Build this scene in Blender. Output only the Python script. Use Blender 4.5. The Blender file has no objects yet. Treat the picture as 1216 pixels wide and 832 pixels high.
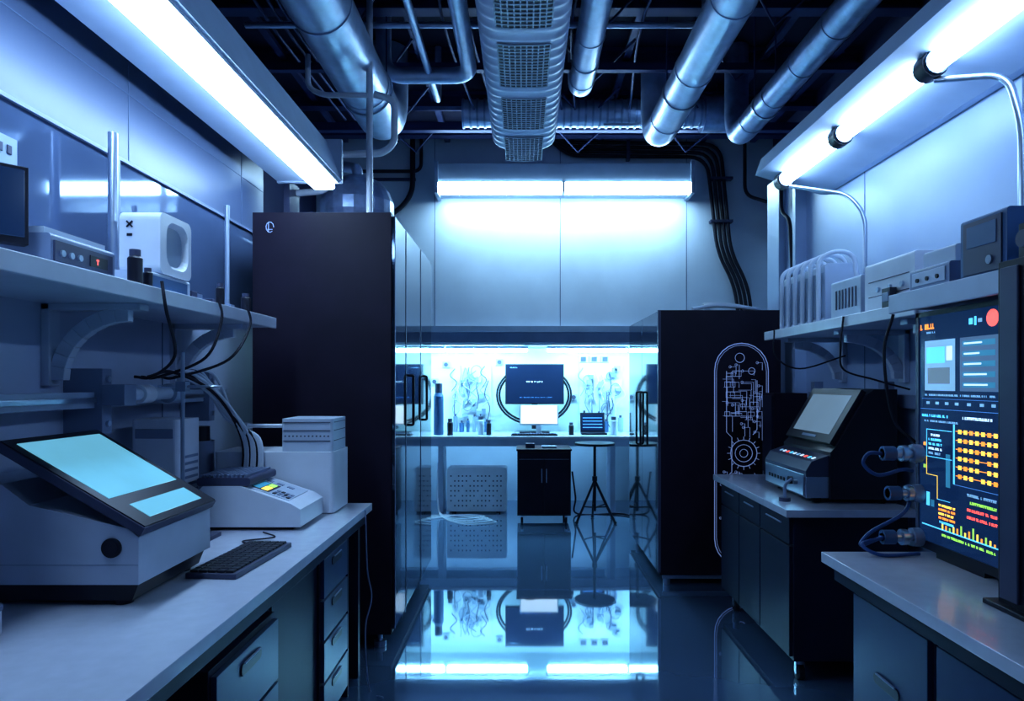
import bpy, bmesh, math, random
from mathutils import Vector, Matrix
random.seed(7)
scene = bpy.context.scene

# ---------------------------------------------------------------- materials
MATS = {}
def mat(name, col, rough=0.5, metal=0.0, var=0.06, scale=6.0, bump=0.0, coat=0.0, spec=0.5, ior=1.5, emit=None, es=0.0):
    m = bpy.data.materials.new(name); m.use_nodes = True
    nt = m.node_tree; b = nt.nodes["Principled BSDF"]
    c = (col[0], col[1], col[2], 1)
    b.inputs["Roughness"].default_value = rough
    b.inputs["Metallic"].default_value = metal
    b.inputs["IOR"].default_value = ior
    b.inputs["Coat Weight"].default_value = coat
    b.inputs["Specular IOR Level"].default_value = spec
    tc = nt.nodes.new("ShaderNodeTexCoord")
    nz = nt.nodes.new("ShaderNodeTexNoise"); nz.inputs["Scale"].default_value = scale
    nz.inputs["Detail"].default_value = 5
    nt.links.new(tc.outputs["Object"], nz.inputs["Vector"])
    rp = nt.nodes.new("ShaderNodeValToRGB")
    rp.color_ramp.elements[0].position = 0.3; rp.color_ramp.elements[1].position = 0.7
    rp.color_ramp.elements[0].color = tuple(x*(1-var) for x in c[:3])+(1,)
    rp.color_ramp.elements[1].color = tuple(min(1, x*(1+var)) for x in c[:3])+(1,)
    nt.links.new(nz.outputs["Fac"], rp.inputs["Fac"])
    nt.links.new(rp.outputs["Color"], b.inputs["Base Color"])
    if bump > 0:
        bp = nt.nodes.new("ShaderNodeBump"); bp.inputs["Strength"].default_value = bump
        bp.inputs["Distance"].default_value = 0.01
        nt.links.new(nz.outputs["Fac"], bp.inputs["Height"])
        nt.links.new(bp.outputs["Normal"], b.inputs["Normal"])
    if emit:
        b.inputs["Emission Color"].default_value = (emit[0], emit[1], emit[2], 1)
        b.inputs["Emission Strength"].default_value = es
    MATS[name] = m
    return name

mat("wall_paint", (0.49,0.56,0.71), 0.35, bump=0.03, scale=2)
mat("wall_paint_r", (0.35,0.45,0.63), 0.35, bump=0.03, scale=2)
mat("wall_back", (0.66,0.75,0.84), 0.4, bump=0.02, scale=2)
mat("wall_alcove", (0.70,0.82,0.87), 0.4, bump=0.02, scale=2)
mat("wall_void", (0.025,0.032,0.10), 0.7)
mat("seam", (0.14,0.20,0.32), 0.6)
mat("glass_pane", (0.11,0.16,0.28), 0.06, 0.25, var=0.15, scale=1.5, coat=0.6)
mat("panel_gloss", (0.10,0.14,0.24), 0.34, 0.05, scale=1.5)
mat("floor_epoxy", (0.14,0.24,0.40), 0.035, 0.40, var=0.08, scale=1.2, ior=2.1, coat=0.7)
mat("ceiling_dark", (0.010,0.012,0.045), 0.8)
mat("steel_dark", (0.04,0.055,0.16), 0.5, 0.3)
mat("duct_silver", (0.50,0.59,0.76), 0.34, 0.55, var=0.14, scale=9, bump=0.15)
mat("duct_flex", (0.30,0.38,0.56), 0.35, 0.6, var=0.2, scale=14, bump=0.4)
mat("duct_light", (0.60,0.68,0.84), 0.45, 0.1, var=0.08)
mat("fixture_white", (0.48,0.58,0.74), 0.4)
mat("fixture_grey", (0.40,0.50,0.62), 0.4)
mat("white_plastic", (0.68,0.73,0.82), 0.36)
mat("crate_white", (0.80,0.86,0.92), 0.4)
mat("body_grey", (0.47,0.53,0.65), 0.38)
mat("white_dim", (0.50,0.58,0.70), 0.42)
mat("grey_plastic", (0.22,0.28,0.41), 0.4)
mat("trim_grey", (0.33,0.42,0.55), 0.4)
mat("grey_dark", (0.06,0.07,0.13), 0.45)
mat("black_plastic", (0.010,0.011,0.024), 0.38)
mat("rubber", (0.008,0.009,0.024), 0.6)
mat("cab_black", (0.015,0.010,0.025), 0.5, var=0.15, spec=0.3)
mat("cab_gloss", (0.04,0.07,0.12), 0.07, 0.75, coat=0.6)
mat("bench_top", (0.53,0.57,0.67), 0.22, var=0.04, scale=20, coat=0.2)
mat("bench_dark", (0.012,0.015,0.04), 0.45, spec=0.3)
mat("drawer_face", (0.03,0.055,0.13), 0.36, 0.1, spec=0.35)
mat("shelf_white", (0.54,0.60,0.72), 0.35)
mat("steel", (0.48,0.56,0.68), 0.28, 0.85)
mat("cable_white", (0.68,0.76,0.87), 0.5)
mat("cable_blue", (0.02,0.08,0.26), 0.45)
mat("blue_box", (0.05,0.12,0.26), 0.4)
mat("screw", (0.3,0.35,0.42), 0.3, 0.8)
mat("circuit_line", (0.35,0.45,0.7), 0.5, emit=(0.26,0.38,0.75), es=0.42)  # cabinet graphic lines, brightened by a glow put into the material
mat("tube_white", (0.9,0.95,1), 0.5, emit=(0.48,0.71,1.0), es=22)
mat("tube_right", (0.9,0.95,1), 0.5, emit=(0.46,0.69,1.0), es=14)
mat("tube_back", (0.9,0.95,1), 0.5, emit=(0.47,0.76,1.0), es=36)
mat("tube_cyan", (0.8,0.95,1), 0.5, emit=(0.34,0.78,1.0), es=84)
mat("tube_under", (0.8,0.95,1), 0.5, emit=(0.30,0.64,1.0), es=12)
mat("scr_cyan", (0.1,0.3,0.4), 0.12, emit=(0.18,0.52,0.70), es=0.7, var=0.2, scale=3)
mat("scr_grey", (0.1,0.15,0.2), 0.15, emit=(0.25,0.40,0.55), es=0.45)
mat("scr_dark", (0.008,0.012,0.03), 0.15, emit=(0.008,0.035,0.12), es=0.6)
mat("scr_white", (0.8,0.9,1), 0.3, emit=(0.8,0.95,1.0), es=1.0)
def em(n, c, s=1.2): mat(n, c, 0.4, emit=c, es=s)
em("e_orange",(1.0,0.35,0.05),1.1); em("e_yellow",(1.0,0.66,0.10),1.3); em("e_red",(1.0,0.14,0.12),1.1)
em("e_cyan",(0.12,0.62,1.0),1.0); em("e_green",(0.45,0.9,0.15),0.7); em("e_white",(0.6,0.8,1.0),0.9)
em("e_blue",(0.10,0.30,0.75),0.6); em("e_pale",(0.28,0.55,0.80),0.55); em("e_teal",(0.05,0.28,0.45),0.5); em("e_slate",(0.10,0.18,0.32),0.5)

# ---------------------------------------------------------------- builder
class B:
    def __init__(s, name):
        s.name=name; s.v=[]; s.f=[]; s.fm=[]; s.sm=[]; s.slots=[]
    def mi(s, m):
        if m not in s.slots: s.slots.append(m)
        return s.slots.index(m)
    def add(s, vs, fs, m, smooth=False):
        o=len(s.v); s.v += [tuple(v) for v in vs]; k=s.mi(m)
        for f in fs:
            s.f.append([o+i for i in f]); s.fm.append(k); s.sm.append(smooth)
    def box(s, x0,x1,y0,y1,z0,z1,m, M=None):
        vs=[Vector(p) for p in [(x0,y0,z0),(x1,y0,z0),(x1,y1,z0),(x0,y1,z0),(x0,y0,z1),(x1,y0,z1),(x1,y1,z1),(x0,y1,z1)]]
        if M: vs=[M@v for v in vs]
        s.add(vs,[(0,3,2,1),(4,5,6,7),(0,1,5,4),(1,2,6,5),(2,3,7,6),(3,0,4,7)],m)
        return s
    def prism(s, prof, axis, a0, a1, m):
        def P(p,a):
            return {'Y':(p[0],a,p[1]),'X':(a,p[0],p[1]),'Z':(p[0],p[1],a)}[axis]
        n=len(prof)
        vs=[P(p,a0) for p in prof]+[P(p,a1) for p in prof]
        fs=[tuple(range(n)), tuple(range(2*n-1,n-1,-1))]
        for i in range(n):
            j=(i+1)%n; fs.append((j,i,n+i,n+j))
        s.add(vs,fs,m); return s
    def rbox(s, x0,x1,y0,y1,z0,z1,m,r=0.02,axis='Y',seg=4):
        if axis=='Y': a,b,c,d,e,f=x0,x1,z0,z1,y0,y1
        elif axis=='X': a,b,c,d,e,f=y0,y1,z0,z1,x0,x1
        else: a,b,c,d,e,f=x0,x1,y0,y1,z0,z1
        pts=[]
        for (cx,cy,st) in [(b-r,d-r,0),(a+r,d-r,90),(a+r,c+r,180),(b-r,c+r,270)]:
            for i in range(seg+1):
                t=math.radians(st+90*i/seg); pts.append((cx+r*math.cos(t),cy+r*math.sin(t)))
        return s.prism(pts,axis,e,f,m)
    def cyl(s, p0,p1,r,m,seg=20,r1=None):
        p0=Vector(p0);p1=Vector(p1); r1=r if r1 is None else r1
        d=(p1-p0).normalized(); u=d.orthogonal().normalized(); w=d.cross(u)
        vs=[]
        for (p,rr) in((p0,r),(p1,r1)):
            for i in range(seg):
                t=2*math.pi*i/seg; vs.append(p+u*rr*math.cos(t)+w*rr*math.sin(t))
        s.add(vs,[(i,(i+1)%seg,seg+(i+1)%seg,seg+i) for i in range(seg)],m,True)
        s.add(vs[:seg],[tuple(range(seg-1,-1,-1))],m); s.add(vs[seg:],[tuple(range(seg))],m)
        return s
    def tube(s, pts, r, m, fil=0.0, seg=10, sub=6, closed=False, caps=True, rx=None):
        pts=[Vector(p) for p in pts]
        if fil>0 and len(pts)>2:
            out=[pts[0]]
            for i in range(1,len(pts)-1):
                a,b,c=pts[i-1],pts[i],pts[i+1]
                f=min(fil,(a-b).length*0.49,(c-b).length*0.49)
                p=b+(a-b).normalized()*f; q=b+(c-b).normalized()*f
                for k in range(sub+1):
                    t=k/sub; out.append(p*(1-t)**2+b*2*t*(1-t)+q*t*t)
            out.append(pts[-1]); pts=out
        n=len(pts); rings=[]; up=None
        for i in range(n):
            if closed: d=(pts[(i+1)%n]-pts[i-1])
            else: d=(pts[min(i+1,n-1)]-pts[max(i-1,0)])
            if d.length<1e-7: d=Vector((0,0,1))
            d.normalize()
            if up is None:
                up=d.orthogonal().normalized()
            up=(up-d*up.dot(d))
            up=up.normalized() if up.length>1e-6 else d.orthogonal().normalized()
            w=d.cross(up)
            rings.append([pts[i]+up*r*math.cos(2*math.pi*k/seg)+w*r*math.sin(2*math.pi*k/seg) for k in range(seg)])
        vs=[v for R in rings for v in R]; fs=[]
        for i in range(n if closed else n-1):
            j=(i+1)%n
            for k in range(seg):
                l=(k+1)%seg; fs.append((i*seg+k,i*seg+l,j*seg+l,j*seg+k))
        s.add(vs,fs,m,True)
        if not closed and caps:
            s.add(rings[0],[tuple(range(seg-1,-1,-1))],m); s.add(rings[-1],[tuple(range(seg))],m)
        return s
    def curve(s, pts, r, m, seg=8, sub=8):
        P=[Vector(p) for p in pts]; P=[P[0]*2-P[1]]+P+[P[-1]*2-P[-2]]; out=[]
        for i in range(1,len(P)-2):
            for k in range(sub):
                t=k/sub; a,b,c,d=P[i-1],P[i],P[i+1],P[i+2]
                out.append(0.5*((2*b)+(c-a)*t+(2*a-5*b+4*c-d)*t*t+(3*b-a-3*c+d)*t**3))
        out.append(P[-2])
        return s.tube(out,r,m,seg=seg)
    def ball(s, c, rx,ry,rz,m,nu=24,nv=14,smooth=True,v0=0.0,v1=1.0):
        vs=[];fs=[]
        for j in range(nv+1):
            ph=math.pi*(v0+(v1-v0)*j/nv)
            for i in range(nu):
                t=2*math.pi*i/nu
                vs.append((c[0]+rx*math.sin(ph)*math.cos(t),c[1]+ry*math.sin(ph)*math.sin(t),c[2]+rz*math.cos(ph)))
        for j in range(nv):
            for i in range(nu):
                k=(i+1)%nu; fs.append((j*nu+i,(j+1)*nu+i,(j+1)*nu+k,j*nu+k))
        s.add(vs,fs,m,smooth); return s
    def plate(s, o,u,v,n,u0,u1,v0,v1,t,m):
        o=Vector(o);u=Vector(u);v=Vector(v);n=Vector(n)
        c=[o+u*a+v*b for a,b in((u0,v0),(u1,v0),(u1,v1),(u0,v1))]
        vs=c+[p+n*t for p in c]
        s.add(vs,[(0,3,2,1),(4,5,6,7),(0,1,5,4),(1,2,6,5),(2,3,7,6),(3,0,4,7)],m); return s
    def text(s,o,u,v,n,u0,u1,v0,h,m,t=0.002,dens=0.5,th=None):
        x=u0
        while x<u1:
            w=h*random.uniform(0.3,0.8)
            if random.random()<0.82 and x+w<=u1:
                k=random.random()
                if k<0.35: s.plate(o,u,v,n,x,x+w,v0,v0+h*0.28,t,m); s.plate(o,u,v,n,x,x+w*0.35,v0,v0+h,t,m)
                elif k<0.7: s.plate(o,u,v,n,x,x+w,v0+h*0.7,v0+h,t,m); s.plate(o,u,v,n,x+w*0.3,x+w*0.7,v0,v0+h,t,m)
                else: s.plate(o,u,v,n,x,x+w,v0,v0+h,t,m)
            x+=w+h*0.22
    def done(s, bevel=0.0):
        me=bpy.data.meshes.new(s.name); me.from_pydata(s.v,[],s.f)
        for m in s.slots: me.materials.append(MATS[m])
        for i,p in enumerate(me.polygons):
            p.material_index=s.fm[i]; p.use_smooth=s.sm[i]
        bm=bmesh.new(); bm.from_mesh(me); bmesh.ops.recalc_face_normals(bm,faces=bm.faces); bm.to_mesh(me); bm.free()
        me.update()
        o=bpy.data.objects.new(s.name,me); scene.collection.objects.link(o)
        if bevel>0:
            md=o.modifiers.new("bev","BEVEL"); md.width=bevel; md.segments=2; md.limit_method='ANGLE'; md.angle_limit=math.radians(50)
        return o

XL,XR=-1.75,2.05     # partition walls
OL,OR=-2.45,2.94     # outer walls
YB=8.05; ZC=4.45
# ---------------------------------------------------------------- room shell
B("floor").box(OL-.1,OR+.1,-2.1,9.0,-0.1,0,"floor_epoxy").done()
c=B("ceiling"); c.box(OL-.1,OR+.1,-2.1,9.0,ZC,ZC+.1,"ceiling_dark").done()
B("wall_rear").box(OL-.1,OR+.1,-2.1,-2.0,0,ZC,"wall_paint").done()
w=B("wall_left"); w.box(XL-.12,XL,-2.0,4.55,0,3.15,"wall_paint")
w.box(OL-.1,OL,-2.0,YB,0,3.1,"wall_paint"); w.box(OL-.1,OL,-2.0,YB,3.1,ZC,"wall_void")
for y in (0.9,2.1,3.3): w.box(XL,XL+.003,y-.003,y+.003,0.9,1.95,"seam")
w.box(XL,XL+.02,-2,4.55,1.93,1.96,"wall_paint")
w.box(XL,XL+.012,-2,4.55,2.50,3.14,"panel_gloss"); w.box(XL,XL+.014,-2,4.55,2.80,2.804,"seam")
for y in (-.6,.6,1.8,3.0,4.2): w.box(XL,XL+.014,y-.003,y+.003,2.50,3.15,"seam")
w.done()
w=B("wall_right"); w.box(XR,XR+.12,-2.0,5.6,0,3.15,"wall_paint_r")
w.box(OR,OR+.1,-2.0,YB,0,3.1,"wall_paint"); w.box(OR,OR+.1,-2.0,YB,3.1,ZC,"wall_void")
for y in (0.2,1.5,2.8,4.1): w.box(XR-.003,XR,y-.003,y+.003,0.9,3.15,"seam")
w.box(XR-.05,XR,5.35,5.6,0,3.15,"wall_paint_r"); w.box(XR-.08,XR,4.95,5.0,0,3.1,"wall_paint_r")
w.done()
def window(name, x, sgn, y0,y1,z0,z1,n):
    b=B(name); t=.015*sgn; xa,xb=sorted((x,x+t)); b.box(xa,xb,y0,y1,z0,z1,"glass_pane")
    xa,xb=sorted((x,x+.03*sgn))
    b.box(xa,xb,y0,y1,z0-.02,z0,"wall_paint"); b.box(xa,xb,y0,y1,z1,z1+.015,"grey_plastic")
    for i in range(n+1):
        y=y0+(y1-y0)*i/n; b.box(xa,xb,y-.008,y+.008,z0,z1,"grey_plastic")
    b.done()
window("window_1",XL,1,-1.9,4.5,1.98,2.485,4)
window("window_2",XR,-1,-1.9,2.7,1.98,2.5,3)
AX0,AX1,AZ=-1.5,1.95,1.97
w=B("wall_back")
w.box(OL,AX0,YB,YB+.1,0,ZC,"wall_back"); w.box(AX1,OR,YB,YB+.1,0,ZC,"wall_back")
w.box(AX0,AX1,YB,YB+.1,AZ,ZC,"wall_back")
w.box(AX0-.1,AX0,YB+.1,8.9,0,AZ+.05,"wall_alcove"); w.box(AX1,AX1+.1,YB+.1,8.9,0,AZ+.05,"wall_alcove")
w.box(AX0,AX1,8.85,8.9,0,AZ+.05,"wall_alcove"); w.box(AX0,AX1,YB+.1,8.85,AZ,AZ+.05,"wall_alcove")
for x in (-1.05,.43,1.92): w.box(x-.004,x+.004,YB-.003,YB,2.2,ZC,"seam")
w.done()
B("trim_1").box(OL,OR,YB-.09,YB,2.12,2.19,"trim_grey").box(OL,OR,YB-.05,YB,2.0,2.12,"grey_plastic").done()
B("baseboard_left").box(XL,XL+.015,-2,4.55,0,.1,"grey_dark").done()
B("baseboard_right").box(XR-.015,XR,-2,4.9,0,.1,"grey_dark").done()

# ---------------------------------------------------------------- ceiling structure
b=B("ceiling_truss")
for i,y in enumerate([-1.2,-.3,.6,1.5,2.4,3.3,4.2,5.1,6.0,6.9,7.7]):
    b.box(OL,OR,y-.06,y+.06,4.30,4.32,"steel_dark"); b.box(OL,OR,y-.01,y+.01,4.32,4.43,"steel_dark"); b.box(OL,OR,y-.06,y+.06,4.42,4.45,"steel_dark")
for x in [-2.1,-1.5,-.9,-.3,.3,.9,1.5,2.1,2.7]:
    b.box(x-.03,x+.03,-2,YB,4.36,4.40,"steel_dark")
for x in [-1.2,0.6,1.8]:
    for y in (2.8,3.7,4.6,5.5,6.4,7.3): b.tube([(x-.3,y,4.3),(x,y+.3,4.1),(x+.3,y,4.3)],.012,"steel_dark",seg=6)
b.box(-2.4,2.9,7.0,7.08,4.12,4.2,"steel_dark"); b.box(-2.4,2.9,5.6,5.66,4.1,4.16,"steel_dark")
for k in range(9):
    x=random.uniform(-2,2.6); b.curve([(x,2.5,4.28),(x+.1,3.6,4.18),(x-.1,5,4.26),(x+.05,6.8,4.15)],.012,"steel_dark",seg=6)
b.done()
def duct(name, x, z, r, y1, m="duct_silver", step=.6, elbow=True, rings="steel", y0=-1.8):
    b=B(name)
    pts=[(x,y0,z),(x,y1,z)]
    if elbow: pts.append((x,y1,ZC-.02))
    b.tube(pts,r,m,fil=r*2.2,seg=28,sub=8)
    y=y0+.3
    while y<y1-r*2.2:
        b.tube([(x,y-.012,z),(x,y+.012,z)],r*1.04,m,seg=28); y+=step
    for yy in (1.5,3.4,5.2):
        if yy<y1-.3:
            b.tube([(x,yy-.02,z),(x,yy+.02,z)],r*1.07,rings,seg=28)
            b.cyl((x-r*.8,yy,z+r*.6),(x-r*.8,yy,ZC),.006,"steel_dark",6); b.cyl((x+r*.8,yy,z+r*.6),(x+r*.8,yy,ZC),.006,"steel_dark",6)
    return b
duct("air_duct",-1.2,3.76,.19,5.95,step=1.1).done()
duct("air_duct",1.20,3.74,.135,6.2,step=.9).done()
duct("air_duct",1.84,3.64,.10,5.9,"duct_flex",step=.5).done()
b=duct("air_duct",.47,3.98,.10,5.75,step=.7); b.done()
b=B("ceiling_pipe"); b.tube([(-.42,-1.8,3.94),(-.42,5.35,3.94),(-1.1,5.35,3.94),(-1.1,5.35,4.43)],.062,"duct_silver",fil=.16,seg=16)
for y in (1,2.5,4): b.tube([(-.42,y-.02,3.94),(-.42,y+.02,3.94)],.07,"steel",seg=16)
b.done()
b=B("ceiling_pipe"); b.tube([(-.74,-1.8,3.95),(-.74,5.9,3.95),(-.74,5.9,4.43)],.028,"duct_silver",fil=.1); b.done()
b=B("ceiling_pipe"); b.tube([(-2.0,4.9,4.1),(1.3,4.9,4.1),(1.3,4.9,4.4)],.022,"duct_silver",fil=.1)
b.tube([(-2.2,3.9,4.2),(2.4,3.9,4.2)],.018,"steel_dark"); b.tube([(.75,6.4,3.95),(1.1,6.4,3.95),(1.35,5.9,4.1),(1.6,5.4,4.3)],.015,"duct_silver",fil=.1); b.done()
b=B("flexible_duct"); b.tube([(-.6,6.7,4.17),(2.1,6.7,4.17)],.13,"duct_silver",seg=24)
x=-.6
while x<2.1: b.tube([(x,6.7,4.17),(x+.02,6.7,4.17)],.142,"duct_flex",seg=24); x+=.07
b.tube([(1.75,6.7,4.17),(2.15,6.7,4.17)],.18,"duct_flex",seg=24)
for xx in(-.3,.9,1.9): b.cyl((xx,6.7,4.2),(xx,6.7,4.45),.01,"steel_dark",6)
b.done()
b=B("perforated_supply_duct")
rx,rz,zc=.275,.17,3.79
n=56; E=2/3.4
def sg(a,e): return math.copysign(abs(a)**e,a)
def ell(y,k=1.0): return [Vector((rx*k*sg(math.cos(2*math.pi*i/n),E),y,zc+rz*k*sg(math.sin(2*math.pi*i/n),E))) for i in range(n)]
def sweep(ys,ks,m):
    vs=[];fs=[]
    for y,k in zip(ys,ks): vs+=ell(y,k)
    for j in range(len(ys)-1):
        for i in range(n):
            l=(i+1)%n; fs.append((j*n+i,j*n+l,(j+1)*n+l,(j+1)*n+i))
    b.add(vs,fs,m,True); b.add(ell(ys[0],ks[0]),[tuple(range(n))],m); b.add(ell(ys[-1],ks[-1]),[tuple(range(n))],m)
ys=[];ks=[];y=-1.8
while y<6.05:
    ys+= [y,y+.055,y+.065,y+.095,y+.105]; ks+=[1,1,1.03,1.03,1]; y+=.12
ys+=[y,y+.03,y+.05]; ks+=[1.0,.96,.88]
sweep(ys,ks,"duct_light")
def bel(x,k): return (x, zc-rz*k*(1-abs(x/(rx*1.03))**3.4)**(1/3.4))
A=.165; y=1.0
while y<5.9:
    Lp=.60
    for i in range(8):
        a0=-A+2*A*i/8; a1=-A+2*A*(i+1)/8
        b.prism([bel(a0,1.034),bel(a1,1.034),bel(a1,1.05),bel(a0,1.05)],'Y',y,y+Lp,"black_plastic")
    for i in range(10):
        a=-A+2*A*i/9; b.prism([bel(a-.004,1.05),bel(a+.004,1.05),bel(a+.004,1.085),bel(a-.004,1.085)],'Y',y,y+Lp,"trim_grey")
    for j in range(15):
        yy=y+Lp*j/14
        for i in range(8):
            a0=-A+2*A*i/8; a1=-A+2*A*(i+1)/8
            b.prism([bel(a0,1.05),bel(a1,1.05),bel(a1,1.08),bel(a0,1.08)],'Y',yy-.005,yy+.005,"trim_grey")
    y+=.80
for yy in (1,3,5): 
    for sx in(-.25,.25): b.cyl((sx,yy,zc+.1),(sx,yy,ZC),.006,"steel_dark",6)
b.done()

# ---------------------------------------------------------------- lamps
b=B("fluorescent_light_fixture")
b.prism([(-1.60,2.84),(-1.18,2.84),(-1.28,3.10),(-1.56,3.12)],'Y',.9,4.42,"fixture_white")
b.box(-1.60,-1.18,4.42,4.45,2.83,3.11,"fixture_white"); b.box(-1.60,-1.18,.87,.90,2.83,3.11,"fixture_white")
b.box(-1.39,-1.20,.9,4.43,2.825,2.84,"white_plastic")
for y0,y1_ in ((.95,1.65),(1.66,3.04),(3.05,4.42)):
    b.rbox(-1.365,-1.225,y0,y1_,2.785,2.825,"tube_white",r=.015)
for y in (1.1,2.6,4.3): b.box(-1.735,-1.5,y-.02,y+.02,2.98,3.02,"grey_plastic"); 
b.done()
b=B("tube_light_fixture")
b.prism([(1.56,2.93),(2.0,2.80),(2.045,2.80),(2.045,3.02),(1.60,3.04)],'Y',.35,4.60,"fixture_white")
for i in range(2,8):
    y0=-1.15+i*.81-.02
    if y0+.77<4.6: b.tube([(1.70,y0,2.855),(1.70,min(y0+.79,4.5),2.855)],.040,"tube_right",seg=16)
for y in (.43,1.22,2.03,2.85,3.66,4.46):
    b.tube([(1.70,y-.035,2.855),(1.70,y+.035,2.855)],.056,"black_plastic",seg=16); b.tube([(1.70,y-.05,2.855),(1.70,y+.05,2.855)],.048,"steel",seg=16)
    b.box(1.67,1.73,y-.03,y+.03,2.86,2.91,"black_plastic")
b.done()
FD=.34
b=B("linear_light_fixture")
b.prism([(YB-.006,3.70),(YB-FD,3.70),(YB-FD,3.80),(YB-FD+.02,4.01),(YB-.006,4.01)],'X',-1.0,1.92,"fixture_grey")
b.box(-.97,.44,YB-FD-.015,YB-FD+.12,3.685,3.785,"tube_back"); b.box(.46,1.89,YB-FD-.015,YB-FD+.12,3.685,3.785,"tube_back")
b.box(-1.01,-.97,YB-FD-.02,YB-.006,3.67,4.03,"fixture_grey"); b.box(1.89,1.93,YB-FD-.02,YB-.006,3.67,4.03,"fixture_grey")
b.box(.435,.465,YB-FD-.02,YB-FD+.1,3.68,3.80,"fixture_grey")
b.done()
b=B("alcove_strip_light")
for x0,x1 in((-1.4,-.95),(-.93,.05),(.28,1.25),(1.3,1.85)):
    b.box(x0,x1,8.17,8.27,1.935,1.965,"fixture_white"); b.box(x0+.01,x1-.01,8.18,8.26,1.90,1.935,"tube_cyan")
b.done()
b=B("undercounter_strip_light"); b.box(-1.40,1.0,8.42,8.50,.845,.864,"fixture_white"); b.box(-1.40,1.0,8.41,8.42,.78,.864,"fixture_grey"); b.box(-1.39,.99,8.44,8.48,.828,.845,"tube_under"); b.done()

# ---------------------------------------------------------------- goosenecks, conduits, cables
b=B("conduit_pipe")
b.tube([(1.72,2.85,2.80),(1.86,2.62,2.72),(1.87,2.56,2.5),(1.87,2.56,2.10),(2.01,2.56,2.05)],.014,"steel",fil=.08)
b.tube([(1.72,4.4,2.80),(1.90,4.0,2.64),(1.95,3.9,2.5),(1.95,3.9,1.866)],.012,"steel",fil=.08)
b.done()
b=B("power_cable_bundle")
for k in range(4):
    o=k*.052; 
    b.tube([(.22+o*.3,7.98,4.42),(.50,7.98,4.34-o),(2.30-o,7.98,4.32-o),(2.42-o,7.98,3.05),(2.62-o,7.98,2.68),(2.68-o,7.98,2.20)],.021,"rubber",fil=.22,seg=8)
for z in (3.9,3.4): b.box(2.18,2.44,7.95,8.04,z,z+.03,"grey_dark")
b.box(1.2,1.24,7.95,8.04,4.13,4.36,"grey_dark")
b.done()
b=B("conduit_pipe"); b.tube([(2.56,7.9,4.4),(2.56,7.9,3.7),(2.85,7.6,3.5),(2.86,7.4,2.3)],.02,"rubber",fil=.12)
b.tube([(2.0,5.3,3.1),(2.0,5.3,2.86),(1.99,5.1,2.75),(1.99,5.05,2.3)],.014,"rubber",fil=.08); b.done()
b=B("conduit_pipe"); b.tube([(-1.30,7.98,4.42),(-1.30,7.98,3.75),(-1.45,7.98,3.55),(-1.75,7.98,3.4),(-1.75,7.98,2.3)],.03,"rubber",fil=.2)
b.tube([(-1.9,7.98,4.0),(-1.2,7.98,4.0),(-1.2,7.98,4.4)],.02,"rubber",fil=.1)
for z in (3.9,3.0): b.box(-1.8,-1.27,8.0,8.04,z,z+.03,"grey_dark")
b.done()
b=B("white_process_pipe")
b.tube([(-1.04,4.6,2.52),(-1.04,4.6,4.43)],.022,"white_plastic")
b.tube([(-1.6,4.75,2.85),(-1.36,4.75,2.87),(-1.33,4.75,3.12),(-.98,4.75,3.13),(-.9,4.75,3.2),(-.9,4.75,3.50),(-1.04,4.75,3.54)],.024,"white_plastic",fil=.08)
b.tube([(-1.44,4.55,3.72),(-1.44,4.55,3.50),(-1.34,4.55,3.45),(-1.04,4.55,3.45)],.018,"white_plastic",fil=.06)
b.cyl((-1.04,4.6,2.512),(-1.04,4.6,2.54),.05,"steel"); b.box(-1.62,-1.58,4.6,4.8,2.512,2.9,"grey_dark")
b.done()
b=B("foil_ventilator"); b.ball((-1.22,5.0,2.80),.27,.27,.25,"duct_flex",smooth=False,nu=22,nv=9)
b.cyl((-1.22,5.0,2.512),(-1.22,5.0,2.62),.18,"steel"); b.tube([(-1.22,5.0,3.03),(-1.22,5.0,3.1),(-1.5,5.2,3.2)],.04,"duct_flex",fil=.08); b.done()

# ---------------------------------------------------------------- tall left cabinets
b=B("tall_black_cabinet")
X0,X1,Y0,Y1,ZT=-1.555,-.76,3.91,5.48,2.51
b.box(X0,X1,Y0,Y1,.09,ZT,"cab_black")
for (a,c_) in ((3.925,4.275),(4.29,4.89),(4.905,5.465)):
    b.box(X1,X1+.018,a,c_,.12,ZT-.02,"cab_gloss")
    b.box(X1+.018,X1+.021,a,a+.008,.12,ZT-.02,"grey_plastic")
for hy in (4.42,5.03):
    b.tube([(X1+.018,hy,1.26),(X1+.045,hy,1.26),(X1+.045,hy,1.58),(X1+.018,hy,1.58)],.009,"black_plastic",fil=.02)
for x in (X0+.08,X1-.08):
    for y in (Y0+.08,Y0+.75,Y1-.08):
        b.cyl((x,y,0),(x,y,.03),.035,"steel"); b.cyl((x,y,.03),(x,y,.09),.015,"steel")
b.tube([(X0+.10+.022*math.cos(t*.6),Y0-.002,ZT-.085+.03*math.sin(t*.6)) for t in range(10)],.0025,"circuit_line",seg=4)
b.box(X0+.085,X0+.115,Y0-.002,Y0,ZT-.10,ZT-.096,"circuit_line"); b.box(X0+.09,X0+.094,Y0-.002,Y0,ZT-.115,ZT-.06,"circuit_line")
b.done(.006)

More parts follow.
